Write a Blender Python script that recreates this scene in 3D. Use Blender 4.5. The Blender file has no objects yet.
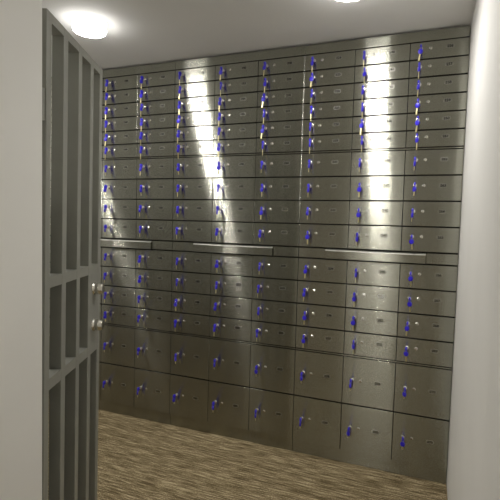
import bpy, bmesh, math, random
from mathutils import Vector, Matrix
random.seed(7)
scene = bpy.context.scene
COL = scene.collection
PI = math.pi

# ------------------------------------------------------------------ helpers
def link(o, parent=None):
    COL.objects.link(o)
    if parent is not None:
        o.parent = parent
    return o

def obj(name, bm, mats, parent=None, smooth=False, loc=(0, 0, 0), rot=(0, 0, 0)):
    me = bpy.data.meshes.new(name)
    bm.normal_update()
    bm.to_mesh(me)
    bm.free()
    for m in (mats if isinstance(mats, (list, tuple)) else [mats]):
        me.materials.append(m)
    if smooth:
        for p in me.polygons:
            p.use_smooth = True
    o = bpy.data.objects.new(name, me)
    o.location = loc
    o.rotation_euler = rot
    return link(o, parent)

def thing(name, label, cat, loc=(0, 0, 0), rotz=0.0, group=None):
    o = bpy.data.objects.new(name, None)
    o.empty_display_size = 0.05
    link(o)
    o.location = loc
    o.rotation_euler = (0, 0, rotz)
    o['label'] = label
    o['category'] = cat
    if group:
        o['group'] = group
    return o

def struct(name, bm, mat):
    o = obj(name, bm, mat)
    o['kind'] = 'structure'
    return o

def copy_of(o, parent=None, loc=None, rot=None):
    c = o.copy()
    COL.objects.link(c)
    c.parent = parent
    if loc is not None:
        c.location = loc
    if rot is not None:
        c.rotation_euler = rot
    for ch in list(o.children):
        copy_of(ch, c)
    return c

def box(bm, x0, x1, y0, y1, z0, z1, bevel=0.0, mat=0):
    v = [bm.verts.new(p) for p in ((x0, y0, z0), (x1, y0, z0), (x1, y1, z0), (x0, y1, z0),
                                   (x0, y0, z1), (x1, y0, z1), (x1, y1, z1), (x0, y1, z1))]
    fs = [bm.faces.new([v[i] for i in q]) for q in
          ((3, 2, 1, 0), (4, 5, 6, 7), (0, 1, 5, 4), (1, 2, 6, 5), (2, 3, 7, 6), (3, 0, 4, 7))]
    for f in fs:
        f.material_index = mat
    if bevel > 0:
        es = list({e for f in fs for e in f.edges})
        r = bmesh.ops.bevel(bm, geom=es, offset=bevel, segments=2, profile=0.5, affect='EDGES')
        for f in r['faces']:
            f.material_index = mat
    return bm

def BX(*a, **k):
    return box(bmesh.new(), *a, **k)

def lathe(bm, prof, axis='y', n=24, mat=0, off=(0, 0, 0)):
    """prof: list of (radius, along). Revolve about the axis."""
    rings = []
    def P(r, h, t):
        a, b = r * math.cos(t), r * math.sin(t)
        p = {'y': (a, h, b), 'z': (a, b, h), 'x': (h, a, b)}[axis]
        return (p[0] + off[0], p[1] + off[1], p[2] + off[2])
    for r, h in prof:
        if r < 1e-6:
            rings.append([bm.verts.new(P(0, h, 0))])
        else:
            rings.append([bm.verts.new(P(r, h, 2 * PI * k / n)) for k in range(n)])
    for A, B in zip(rings, rings[1:]):
        for k in range(n):
            j = (k + 1) % n
            if len(A) == 1 and len(B) == 1:
                continue
            if len(A) == 1:
                f = bm.faces.new((A[0], B[k], B[j]))
            elif len(B) == 1:
                f = bm.faces.new((A[k], A[j], B[0]))
            else:
                f = bm.faces.new((A[k], A[j], B[j], B[k]))
            f.material_index = mat
    bmesh.ops.recalc_face_normals(bm, faces=bm.faces[:])
    return bm

def torus(bm, R, r, axis='x', n=20, m=8, off=(0, 0, 0)):
    V = []
    for i in range(n):
        t = 2 * PI * i / n
        row = []
        for j in range(m):
            s = 2 * PI * j / m
            q = R + r * math.cos(s)
            a, b, c = q * math.cos(t), q * math.sin(t), r * math.sin(s)
            p = {'x': (c, a, b), 'y': (a, c, b), 'z': (a, b, c)}[axis]
            row.append(bm.verts.new((p[0] + off[0], p[1] + off[1], p[2] + off[2])))
        V.append(row)
    for i in range(n):
        for j in range(m):
            bm.faces.new((V[i][j], V[(i + 1) % n][j], V[(i + 1) % n][(j + 1) % m], V[i][(j + 1) % m]))
    bmesh.ops.recalc_face_normals(bm, faces=bm.faces[:])
    return bm

def extrude_profile(bm, pts, x0, x1, bevel=0.0, mat=0):
    """pts in (y, z); slab between x0 and x1."""
    a = [bm.verts.new((x0, y, z)) for y, z in pts]
    b = [bm.verts.new((x1, y, z)) for y, z in pts]
    fs = [bm.faces.new(a), bm.faces.new(b[::-1])]
    n = len(pts)
    for i in range(n):
        fs.append(bm.faces.new((a[i], b[i], b[(i + 1) % n], a[(i + 1) % n])))
    for f in fs:
        f.material_index = mat
    bmesh.ops.recalc_face_normals(bm, faces=fs)
    if bevel:
        es = [e for e in (set(fs[0].edges) | set(fs[1].edges))]
        bmesh.ops.bevel(bm, geom=es, offset=bevel, segments=2, profile=0.5, affect='EDGES')
    return bm

# ------------------------------------------------------------------ materials
def new_mat(name):
    m = bpy.data.materials.new(name)
    m.use_nodes = True
    nt = m.node_tree
    return m, nt, nt.nodes, nt.links, nt.nodes['Principled BSDF']

def plain(name, col, rough=0.5, metal=0.0, var=0.06, scale=30.0, spec=None):
    m, nt, N, L, b = new_mat(name)
    b.inputs['Roughness'].default_value = rough
    b.inputs['Metallic'].default_value = metal
    if spec is not None:
        b.inputs['Specular IOR Level'].default_value = spec
    tc = N.new('ShaderNodeTexCoord')
    nz = N.new('ShaderNodeTexNoise')
    nz.inputs['Scale'].default_value = scale
    nz.inputs['Detail'].default_value = 3
    L.new(tc.outputs['Object'], nz.inputs['Vector'])
    r = N.new('ShaderNodeValToRGB')
    r.color_ramp.elements[0].position = 0.3
    r.color_ramp.elements[1].position = 0.7
    r.color_ramp.elements[0].color = (*[c * (1 - var) for c in col], 1)
    r.color_ramp.elements[1].color = (*[min(1, c * (1 + var)) for c in col], 1)
    L.new(nz.outputs['Fac'], r.inputs['Fac'])
    L.new(r.outputs['Color'], b.inputs['Base Color'])
    return m

def brushed_steel(name, col, r1=0.16, r2=0.25, mixf=0.35, grain_tilt=3.2):
    """Horizontally brushed sheet: two stretched lobes, so lamps smear into long upright streaks."""
    m, nt, N, L, b = new_mat(name)
    geo = N.new('ShaderNodeNewGeometry')
    def noise(sx, sz, detail):
        mp = N.new('ShaderNodeMapping')
        mp.inputs['Scale'].default_value = (sx, 1.0, sz)
        L.new(geo.outputs['Position'], mp.inputs['Vector'])
        nz = N.new('ShaderNodeTexNoise')
        nz.inputs['Scale'].default_value = 1.0
        nz.inputs['Detail'].default_value = detail
        L.new(mp.outputs['Vector'], nz.inputs['Vector'])
        return nz
    grain = noise(1.5, 420.0, 4)
    r = N.new('ShaderNodeValToRGB')
    r.color_ramp.elements[0].position = 0.25
    r.color_ramp.elements[1].position = 0.75
    r.color_ramp.elements[0].color = (*[c * 0.92 for c in col], 1)
    r.color_ramp.elements[1].color = (*[c * 1.06 for c in col], 1)
    L.new(grain.outputs['Fac'], r.inputs['Fac'])
    t = N.new('ShaderNodeCombineXYZ')
    t.inputs[2].default_value = 1.0
    wave = noise(6.0, 1.2, 1.5)          # slow waviness of the thin sheet
    bp = N.new('ShaderNodeBump')
    bp.inputs['Strength'].default_value = 0.2
    bp.inputs['Distance'].default_value = 0.008
    L.new(wave.outputs['Fac'], bp.inputs['Height'])
    # polishing grain: every fine line tips the surface a little up or down
    fine = noise(90.0, 9000.0, 2)
    k1 = N.new('ShaderNodeMath'); k1.operation = 'SUBTRACT'
    L.new(fine.outputs['Fac'], k1.inputs[0]); k1.inputs[1].default_value = 0.5
    k2 = N.new('ShaderNodeMath'); k2.operation = 'MULTIPLY'
    L.new(k1.outputs[0], k2.inputs[0]); k2.inputs[1].default_value = grain_tilt
    kv = N.new('ShaderNodeCombineXYZ')
    L.new(k2.outputs[0], kv.inputs[2])
    ad = N.new('ShaderNodeVectorMath'); ad.operation = 'ADD'
    L.new(bp.outputs['Normal'], ad.inputs[0]); L.new(kv.outputs[0], ad.inputs[1])
    nn = N.new('ShaderNodeVectorMath'); nn.operation = 'NORMALIZE'
    L.new(ad.outputs[0], nn.inputs[0])
    b2 = N.new('ShaderNodeBsdfPrincipled')
    for k, rr in ((b, r1), (b2, r2)):
        k.inputs['Metallic'].default_value = 1.0
        k.inputs['Anisotropic'].default_value = 1.0
        k.inputs['Roughness'].default_value = rr
        L.new(r.outputs['Color'], k.inputs['Base Color'])
        L.new(t.outputs[0], k.inputs['Tangent'])
        L.new(nn.outputs[0], k.inputs['Normal'])
    mx = N.new('ShaderNodeMixShader')
    mx.inputs[0].default_value = mixf
    L.new(b.outputs[0], mx.inputs[1])
    L.new(b2.outputs[0], mx.inputs[2])
    L.new(mx.outputs[0], N['Material Output'].inputs['Surface'])
    return m

STEEL = brushed_steel('brushed_steel', (0.36, 0.36, 0.31))
STEEL_EDGE = plain('steel_edge', (0.42, 0.41, 0.37), 0.35, 1.0)
SATIN_LIT = plain('satin_lip_lit', (0.42, 0.42, 0.37), 0.45, 0.9)  # shelf lip: lamp highlight put into the colour, lighter than the sheet
CARCASS = plain('dark_carcass', (0.02, 0.02, 0.018), 0.8)
BLUE = plain('blue_plastic', (0.035, 0.02, 0.62), 0.35, 0.0, 0.1, 60)
BRASS = plain('brass', (0.85, 0.76, 0.42), 0.32, 1.0, 0.05, 80)
NICKEL = plain('nickel', (0.72, 0.70, 0.64), 0.22, 1.0, 0.04, 60)
BLACK = plain('black_slot', (0.01, 0.01, 0.01), 0.6)
PLATE_WHITE = plain('plate_white', (0.85, 0.85, 0.80), 0.5)
GATE = plain('gate_paint', (0.27, 0.27, 0.238), 0.42, 0.0, 0.05, 12)
CEIL = plain('ceiling_paint', (0.80, 0.79, 0.77), 0.9, 0.0, 0.02, 2)
WALL = plain('wall_paint', (0.80, 0.79, 0.76), 0.8, 0.0, 0.02, 3)
DARK_ADDED = plain('added_dark_panel', (0.05, 0.05, 0.045), 0.6, 0.0, 0.03, 3)  # for the added sheet that darkens what the lower steel reflects
WALL_DARK = plain('inner_wall', (0.62, 0.62, 0.59), 0.7, 0.0, 0.03, 3)
TRIMW = plain('lamp_trim', (0.85, 0.85, 0.84), 0.5)

def carpet():
    m, nt, N, L, b = new_mat('loop_carpet')
    b.inputs['Roughness'].default_value = 0.95
    b.inputs['Specular IOR Level'].default_value = 0.1
    geo = N.new('ShaderNodeNewGeometry')
    def noise(sx, sy, detail):
        mp = N.new('ShaderNodeMapping')
        mp.inputs['Scale'].default_value = (sx, sy, 1)
        L.new(geo.outputs['Position'], mp.inputs['Vector'])
        n = N.new('ShaderNodeTexNoise')
        n.inputs['Scale'].default_value = 1
        n.inputs['Detail'].default_value = detail
        L.new(mp.outputs['Vector'], n.inputs['Vector'])
        return n
    a = noise(9, 130, 3)      # yarn streaks along the cabinets
    c = noise(170, 190, 2)   # loops
    d = noise(1.5, 20, 2)
    mix = N.new('ShaderNodeMath'); mix.operation = 'MULTIPLY_ADD'
    L.new(a.outputs['Fac'], mix.inputs[0]); mix.inputs[1].default_value = 0.45
    mu = N.new('ShaderNodeMath'); mu.operation = 'MULTIPLY'
    L.new(c.outputs['Fac'], mu.inputs[0]); mu.inputs[1].default_value = 0.42
    L.new(mu.outputs[0], mix.inputs[2])
    ad = N.new('ShaderNodeMath'); ad.operation = 'MULTIPLY_ADD'
    L.new(d.outputs['Fac'], ad.inputs[0]); ad.inputs[1].default_value = 0.13
    L.new(mix.outputs[0], ad.inputs[2])
    r = N.new('ShaderNodeValToRGB')
    e = r.color_ramp.elements
    e[0].position = 0.42; e[0].color = (0.090, 0.066, 0.032, 1)
    e[1].position = 0.62; e[1].color = (0.62, 0.52, 0.33, 1)
    k = e.new(0.51); k.color = (0.225, 0.172, 0.095, 1)
    L.new(ad.outputs[0], r.inputs['Fac'])
    L.new(r.outputs['Color'], b.inputs['Base Color'])
    bp = N.new('ShaderNodeBump')
    bp.inputs['Strength'].default_value = 0.6
    bp.inputs['Distance'].default_value = 0.004
    L.new(ad.outputs[0], bp.inputs['Height'])
    L.new(bp.outputs['Normal'], b.inputs['Normal'])
    return m
CARPET = carpet()

def emit(name, col, s):
    m = bpy.data.materials.new(name)
    m.use_nodes = True
    nt = m.node_tree
    nt.nodes.remove(nt.nodes['Principled BSDF'])
    e = nt.nodes.new('ShaderNodeEmission')
    e.inputs['Color'].default_value = (*col, 1)
    e.inputs['Strength'].default_value = s
    nt.links.new(e.outputs[0], nt.nodes['Material Output'].inputs['Surface'])
    return m
LAMP = emit('lamp_diffuser', (1.0, 0.975, 0.93), 160.0)
LAMP_LOBBY_ADDED = emit('added_lobby_diffuser', (1.0, 0.97, 0.90), 13.0)  # added lobby source, tuned for the soft glow on the right columns
LAMP_RIM = emit('lamp_rim', (1.0, 0.98, 0.94), 3.0)
LAMP_EDGE = emit('lamp_edge', (1.0, 0.98, 0.94), 38.0)

# ------------------------------------------------------------------ dimensions (metres)
W = 0.29                     # column width
H = 2.447                    # ceiling
Z_HDR, Z_A, Z_B, Z_C, Z_D, Z_E = 2.382, 1.815, 1.262, 1.198, 0.6395, 0.077
XL, XR = -1.16, 2.32         # cabinet run
WALL_R = 2.3215
Y_IN, Y_OUT = -1.53, -1.68   # wall with the gateway
X_JAMB = 1.03
Y_END = -4.3

# ------------------------------------------------------------------ room shell
struct('floor', BX(XL - 0.3, WALL_R + 0.15, Y_END - 0.1, 0.75, -0.10, 0.0), CARPET)
struct('ceiling', BX(XL - 0.3, WALL_R + 0.15, Y_END - 0.1, 0.75, H, H + 0.10), CEIL)
struct('wall_right', BX(WALL_R, WALL_R + 0.12, Y_END, 0.72, 0, H), WALL)
struct('wall_left', BX(XL - 0.135, XL - 0.015, Y_OUT, 0.72, 0, H), WALL)
struct('wall_back', BX(XL - 0.015, WALL_R, 0.60, 0.72, 0, H), WALL)
bm = bmesh.new()
box(bm, XL - 0.015, X_JAMB - 0.03, Y_OUT, Y_IN, 0, H)
box(bm, X_JAMB - 0.03, WALL_R, Y_OUT, Y_IN, 2.17, H)
struct('wall_front', bm, WALL_DARK)
bm = bmesh.new()
box(bm, X_JAMB - 0.0299, X_JAMB, Y_OUT - 0.01, Y_IN + 0.004, 0, 2.14)
box(bm, X_JAMB - 0.0299, WALL_R - 0.001, Y_OUT - 0.01, Y_IN + 0.004, 2.14, 2.1699)
struct('trim_1', bm, WALL)
struct('unseen_dark_panel', BX(XL - 0.014, X_JAMB - 0.031, Y_IN - 0.001, Y_IN + 0.003, 0, 1.45), DARK_ADDED)  # added out of view, so the lower doors mirror something dark
struct('wall_entry', BX(0.2, WALL_R, Y_END - 0.1, Y_END, 0, H), WALL)
struct('wall_lobby', BX(0.08, 0.2, Y_END - 0.1, Y_OUT, 0, H), WALL)

# ------------------------------------------------------------------ downlights
def bmesh_frame(a, b, d):
    bm = bmesh.new()
    o = [(-a, -a), (a, -a), (a, a), (-a, a)]
    i = [(-b, -b), (b, -b), (b, b), (-b, b)]
    V = [[bm.verts.new((x, y, z)) for x, y in q] for q, z in ((o, -0.0005), (o, -d), (i, -d), (i, -0.0005))]
    for A, B in zip(V, V[1:]):
        for k in range(4):
            bm.faces.new((A[k], A[(k + 1) % 4], B[(k + 1) % 4], B[k]))
    bmesh.ops.recalc_face_normals(bm, faces=bm.faces[:])
    return bm
def ceiling_light(x, y, label, lamp=LAMP):
    t = thing('ceiling_light', label, 'ceiling light', (x, y, H), 0, 'round ceiling lights')
    obj('trim_ring', lathe(bmesh.new(), [(0.0885, -0.0003), (0.0885, -0.0012), (0.094, -0.0012), (0.095, -0.0003)],
                           'z', 40), TRIMW, t, True)
    obj('diffuser_rim', lathe(bmesh.new(), [(0.0872, -0.0008), (0.0872, -0.034)], 'z', 40), LAMP_RIM, t, True)
    obj('diffuser_edge', lathe(bmesh.new(), [(0.0872, -0.034), (0.0862, -0.042), (0.0835, -0.048), (0.078, -0.051)], 'z', 40), LAMP_EDGE, t, True)
    obj('diffuser', lathe(bmesh.new(), [(0.078, -0.051), (0.05, -0.053), (0.0, -0.054)], 'z', 40), lamp, t, True)
    return t
ceiling_light(0.422, -0.622, 'glowing round white ceiling light above the gate')
ceiling_light(1.80, -0.60, 'glowing round ceiling light near the right wall, over the cabinets')
ceiling_light(-0.86, -0.58, 'glowing round ceiling light at far left, behind the gate')
t = thing('added_panel_light', 'unseen square panel light added for glow in the lobby ceiling outside the gateway', 'ceiling light', (1.55, -3.2, H))  # added, never in view; sized so its reflection spans a column
obj('panel_frame', bmesh_frame(0.31, 0.30, 0.012), TRIMW, t)
obj('diffuser', BX(-0.2995, 0.2995, -0.2995, 0.2995, -0.008, -0.001), LAMP_LOBBY_ADDED, t)

# ------------------------------------------------------------------ cabinet doors (prototypes, copied)
def text_into(bm, s, size, y, cx, cz, mat):
    cu = bpy.data.curves.new('digits', 'FONT')
    cu.body = s
    cu.size = size
    cu.offset = size * 0.018
    cu.align_x = 'CENTER'
    cu.align_y = 'CENTER'
    to = bpy.data.objects.new('digits', cu)
    COL.objects.link(to)
    bpy.context.view_layer.update()
    dg = bpy.context.evaluated_depsgraph_get()
    me = bpy.data.meshes.new_from_object(to.evaluated_get(dg))
    n0 = len(bm.faces)
    me.transform(Matrix(((1, 0, 0, cx), (0, 0, -1, y), (0, 1, 0, cz), (0, 0, 0, 1))))
    bm.from_mesh(me)
    bm.faces.ensure_lookup_table()
    for f in bm.faces[n0:]:
        f.material_index = mat
    bpy.data.objects.remove(to)
    bpy.data.curves.remove(cu)
    bpy.data.meshes.remove(me)

# lock with a chrome collar, second keyhole
def lock_bm():
    bm = bmesh.new()
    lathe(bm, [(0.0115, 0.001), (0.0115, -0.002), (0.009, -0.0045), (0.006, -0.005), (0.0, -0.005)], 'y', 20)
    return bm
def keyhole_bm():
    bm = bmesh.new()
    lathe(bm, [(0.0085, 0.001), (0.0085, -0.002), (0.006, -0.004), (0.0, -0.004)], 'y', 18, 0)
    box(bm, -0.0009, 0.0009, -0.0046, -0.0038, -0.0042, 0.0042, 0, 1)
    return bm
LOCK_ME = obj('lock', lock_bm(), NICKEL, None, True)
HOLE_ME = obj('keyhole', keyhole_bm(), [NICKEL, BLACK], None)

def plate_bm(num):
    bm = bmesh.new()
    w, h, n = 0.0205, 0.0095, 6
    pts = []
    for cx, cz, a0 in ((w - h, 0, -PI / 2), (-(w - h), 0, PI / 2)):
        for k in range(n + 1):
            a = a0 + PI * k / n
            pts.append((cx + h * math.cos(a), cz + h * math.sin(a)))
    def ring(s, y):
        return [bm.verts.new((x * s[0], y, z * s[1])) for x, z in pts]
    A, B, C_, D = ring((1, 1), 0.0), ring((1, 1), -0.0016), ring((.93, .84), -0.0016), ring((.92, .82), -0.0008)
    m = len(pts)
    for P, Q, mi in ((A, B, 0), (B, C_, 0), (C_, D, 2)):
        for k in range(m):
            bm.faces.new((P[k], P[(k + 1) % m], Q[(k + 1) % m], Q[k])).material_index = mi
    bm.faces.new(D).material_index = 1
    bmesh.ops.recalc_face_normals(bm, faces=bm.faces[:])
    text_into(bm, num, 0.0195, -0.0012, 0, 0, 2)
    return bm

DOOR_ME = {}
def door_mesh(kind, h):
    """Front at y=0, hinge edge at x=0; turned-back sheet edges."""
    if kind not in DOOR_ME:
        bm = bmesh.new()
        box(bm, 0.0015, W - 0.0015, 0.0, 0.0115, 0.0035, h - 0.0035, 0.0011)
        DOOR_ME[kind] = obj('door', bm, STEEL)
    return DOOR_ME[kind]

LOCK_X, HOLE_X, PLATE_X = 0.055, 0.102, 0.197
LOCKS = {}                   # (column, row) -> lock position

def add_door(cab, cab_loc, c, x, z, kind, h, row):
    src = door_mesh(kind, h)
    d = src.copy()
    COL.objects.link(d)
    d.parent = cab
    d.location = (x - cab_loc[0], 0, z - cab_loc[2])
    d.rotation_euler = (math.radians(random.uniform(-.10, .10)), 0, math.radians(random.uniform(-.22, .22)))
    lz = h * (0.60 if kind != 'large' else 0.52)
    for proto, px in ((LOCK_ME, LOCK_X), (HOLE_ME, HOLE_X)):
        p = proto.copy()
        COL.objects.link(p)
        p.parent = d
        p.location = (px, 0, lz)
        if proto is HOLE_ME:
            p.rotation_euler = (0, random.uniform(-.4, .4), 0)
    num = 144 + 16 * (c - 1) + (row - 1)
    if num > 0:
        white = (c, row) == (7, 12)
        obj('number_plate', plate_bm(str(num)), [PLATE_WHITE, PLATE_WHITE, STEEL_EDGE] if white else [STEEL_EDGE, STEEL, BLACK], d, loc=(PLATE_X, 0, lz))
    LOCKS[(c, row)] = (x + LOCK_X, z + lz)

BANKS = [(-4, 'far left bank'), (-1, 'bank beside the gate'), (2, 'middle bank'), (5, 'bank by the right wall')]
DEPTH = 0.52
def cabinet(c0, where, tier, z0, z1, nrows, kind, row0, label):
    x0 = c0 * W
    loc = (x0, 0, z0)
    t = thing('safe_deposit_cabinet', label, 'cabinet', loc, 0, 'stacked banks of steel deposit boxes')
    bm = bmesh.new()
    w3 = 3 * W
    zt = z1 - z0
    box(bm, 0.001, w3 - 0.001, 0.014, DEPTH, 0.0005, zt - 0.0005)
    obj('carcass', bm, CARCASS, t)
    rail = tier in ('top', 'lower')
    if rail:
        za = 0.0012
        obj('frame_rail', BX(0.001, w3 - 0.001, 0.0012, 0.0145, za, za + 0.0063, 0.0008), STEEL, t)
    lo, hi = (0.009 if rail else 0.0005), zt - 0.0005
    h = (hi - lo) / nrows
    for r in range(nrows):
        for k in range(3):
            add_door(t, loc, c0 + 1 + k - 0, x0 + k * W, z0 + hi - (r + 1) * h, kind, h, row0 + r)
    return t

for c0, where in BANKS:
    t = cabinet(c0, where, 'top', Z_A, Z_HDR, 6, 'small', 1,
                'steel cabinet of eighteen small boxes under the ceiling, ' + where)
    # cornice panel above the boxes
    obj('header_panel', BX(0.0008, 3 * W - 0.0008, 0.0, 0.02, Z_HDR - Z_A + 0.001, 2.436 - Z_A, 0.001), STEEL, t)
    cabinet(c0, where, 'upper', Z_B, Z_A, 4, 'medium', 7,
            'steel cabinet of twelve medium boxes above the pull-out shelf, ' + where)
    cabinet(c0, where, 'lower', Z_D, Z_C, 4, 'medium_low', 11,
            'steel cabinet of twelve medium boxes below the pull-out shelf, ' + where)
    t = cabinet(c0, where, 'bottom', Z_E, Z_D, 2, 'large', 15,
                'steel cabinet of six large boxes standing on the floor, ' + where)
    obj('plinth', BX(0.0012, 3 * W - 0.0012, 0.012, DEPTH, -Z_E, -0.001, 0.001), STEEL, t)
    # shelf unit between the tiers
    s = thing('pull_out_shelf_unit', 'shallow steel band with pull-out shelf between cabinets, ' + where, 'shelf',
              (c0 * W, 0, Z_C), 0, 'pull-out shelf bands')
    hs = Z_B - Z_C
    obj('carcass', BX(0.001, 3 * W - 0.001, 0.014, DEPTH, 0.0005, hs - 0.0005), CARCASS, s)
    for a, b in ((0.0015, 0.159), (0.711, 3 * W - 0.0015)):
        obj('fixed_panel', BX(a, b, 0.0, 0.014, 0.004, hs - 0.004, 0.001), STEEL, s)
    bm = bmesh.new()
    extrude_profile(bm, [(-0.012, 0.004), (-0.012, hs - 0.014), (-0.0105, hs - 0.0115), (0.004, hs - 0.0055), (0.30, hs - 0.0055), (0.30, 0.004)],
                    0.1612, 0.7088)
    bm.normal_update()
    for f in bm.faces:
        if f.normal.z > 0.3:
            f.material_index = 1  # upward faces get the highlight colour
    sh = obj('shelf_front', bm, [STEEL, SATIN_LIT], s)

for p in list(DOOR_ME.values()) + [LOCK_ME, HOLE_ME]:
    bpy.data.objects.remove(p)

# ------------------------------------------------------------------ key pairs: one key in the lock, its spare hanging from the ring
def head_pts(cy, cz, ry, rz, n=14):
    return [(cy + ry * math.cos(2 * PI * k / n), cz + rz * math.sin(2 * PI * k / n)) for k in range(n)]

def make_keys(spin, swing, blade):
    t = thing('key_pair', 'x', 'keys')
    # key in the lock: blade goes into the door along +y, blue head stands out towards the room
    obj('key_blade', BX(-0.0010, 0.0010, -0.012, 0.010, -0.0036, 0.0036, 0.0004), BRASS, t)
    obj('key_head', extrude_profile(bmesh.new(), head_pts(-0.0235, 0, 0.0135, 0.0140), -0.0042, 0.0042, 0.0014), BLUE, t, True)
    obj('split_ring', torus(bmesh.new(), 0.0075, 0.0009, 'x', 18, 6, (0, -0.0305, -0.0075)), NICKEL, t, True)
    # spare key hanging: built upright, then swung
    sp = obj('spare_key', BX(-0.0011, 0.0011, -0.0040, 0.0040, -0.026 - blade, -0.022, 0.0004), BRASS, t,
             loc=(0, -0.0305, -0.0115), rot=(swing, 0, spin))
    bm = bmesh.new()
    extrude_profile(bm, head_pts(0, -0.0125, 0.0125, 0.0140), -0.0042, 0.0042, 0.0014)
    obj('spare_head', bm, BLUE, sp, True)
    sp['label'] = 'spare key hanging from the ring'
    return t

protos = {'small': [make_keys(0.9, 0.06, 0.036), make_keys(0.3, -0.05, 0.038), make_keys(1.4, 0.1, 0.034)],
          'medium': [make_keys(0.7, 0.05, 0.026), make_keys(0.2, 0.12, 0.022), make_keys(1.2, -0.05, 0.028)],
          'large': [make_keys(0.1, 0.10, 0.016), make_keys(0.5, 0.2, 0.014), make_keys(0.9, 0.0, 0.016)]}
ORD = ['', 'first', 'second', 'third', 'fourth', 'fifth', 'sixth', 'seventh', 'eighth', 'ninth', 'tenth',
       'eleventh', 'twelfth', 'thirteenth', 'fourteenth', 'fifteenth', 'sixteenth']
for c in range(1, 9):
    for r in range(1, 17):
        kind = 'small' if r <= 6 else ('medium' if r <= 14 else 'large')
        x, z = LOCKS[(c, r)]
        src = random.choice(protos[kind])
        t = copy_of(src, None, (x, -0.005, z), (random.uniform(-.08, .08), 0, random.uniform(-.15, .15)))
        for ch in t.children:
            if ch.name.startswith('spare_key'):
                ch.rotation_euler = (ch.rotation_euler[0] + random.uniform(-.04, .04), 0, ch.rotation_euler[2] + random.uniform(-.4, .4))
        colw = 'column beside the gate' if c == 1 else ('column by the right wall' if c == 8 else ORD[c] + ' column from the gate')
        t['label'] = 'blue-headed keys hanging from a %s steel box, %s row down, %s' % (kind, ORD[r], colw)
        t['group'] = 'blue keys left in the box locks'
for ps in protos.values():
    for p in ps:
        for ch in list(p.children):
            for g in list(ch.children):
                bpy.data.objects.remove(g)
            bpy.data.objects.remove(ch)
        bpy.data.objects.remove(p)

# ------------------------------------------------------------------ gate
# local x runs from the free edge back to the hinges, y = thickness (front face at y = 0), z up
FAR = Vector((0.797, -0.966, 0))
u = Vector((0.38311285, -0.92370154, 0))
ang = math.atan2(u.y, u.x)
gate = thing('metal_gate', 'grey painted barred steel gate with two round knobs, standing open at left', 'gate',
             (FAR.x, FAR.y, 0), ang)
# with x = u, local +y is (0.924, 0.383): towards the gateway; body goes to -y
T = 0.042
ZG0, ZG1 = 0.03, 2.05
bars = [(0.0, 0.036), (0.118, 0.155), (0.252, 0.288), (0.393, 0.432), (0.532, 0.570)]
for i, (a, b) in enumerate(bars):
    nm = 'stile' if i in (0, 4) else 'bar'
    obj(nm, BX(a, b, -T, 0, ZG0, ZG1, 0.002), GATE, gate)
X0, X1 = 0.036, 0.532
for z0, z1 in ((2.020, 2.05), (1.161, 1.198), (0.818, 0.857), (0.03, 0.075)):
    bm = bmesh.new()
    for (a0, a1), (b0, b1) in zip(bars, bars[1:]):
        box(bm, a1 - 0.001, b0 + 0.001, -T + 0.001, -0.0006, z0, z1)
    obj('rail', bm, GATE, gate)
lb = obj('lock_box', BX(0.034, 0.1185, -T + 0.002, -0.0003, 0.856, 1.162, 0.0015), GATE, gate)
for z in (1.096, 0.938):
    bm = bmesh.new()
    lathe(bm, [(0.0265, 0.0), (0.0265, 0.003), (0.0225, 0.004), (0.0225, 0.013), (0.0245, 0.0145), (0.0245, 0.028), (0.0225, 0.030),
               (0.0215, 0.037), (0.019, 0.040), (0.010, 0.041), (0.0, 0.041)], 'y', 28, 0, (0.083, -0.0003, z))
    obj('round_knob', bm, NICKEL, lb, True)
for z in (0.35, 1.75):
    bm = bmesh.new()
    lathe(bm, [(0.0, -0.05), (0.009, -0.05), (0.009, 0.05), (0.0, 0.05)], 'z', 16, 0, (0.578, -0.012, z))
    obj('hinge', bm, GATE, gate)

# the gate has sagged a little: its uprights lean
def shear(o):
    for ch in o.children:
        if ch.type == 'MESH':
            for v in ch.data.vertices:
                v.co.x += 0.016 * (2.05 - v.co.z)
        shear(ch)
shear(gate)

# ------------------------------------------------------------------ world, camera
w = bpy.data.worlds.new('world')
scene.world = w
w.use_nodes = True
w.node_tree.nodes['Background'].inputs['Color'].default_value = (0.9, 0.92, 1.0, 1)
w.node_tree.nodes['Background'].inputs['Strength'].default_value = 0.05

cam = bpy.data.cameras.new('camera')
cam.sensor_width = 36.0
cam.lens = 36.0 * 450.0 / 500.0
cam.clip_start = 0.02
co = bpy.data.objects.new('camera', cam)
COL.objects.link(co)
right = Vector((0.93052487, 0.36523784, 0.02692172))
up = Vector((-0.0461564, 0.04403376, 0.99796323))
fwd = Vector((-0.36330847, 0.92987222, -0.05783258))
M = Matrix((right, up, -fwd)).transposed().to_4x4()
M.translation = Vector((2.15683739, -2.60726959, 1.39074278))
co.matrix_world = M
scene.camera = co

scene.view_settings.view_transform = 'Standard'
scene.view_settings.look = 'None'
scene.view_settings.exposure = 0.0
scene.cycles.max_bounces = 8
scene.cycles.use_denoising = True
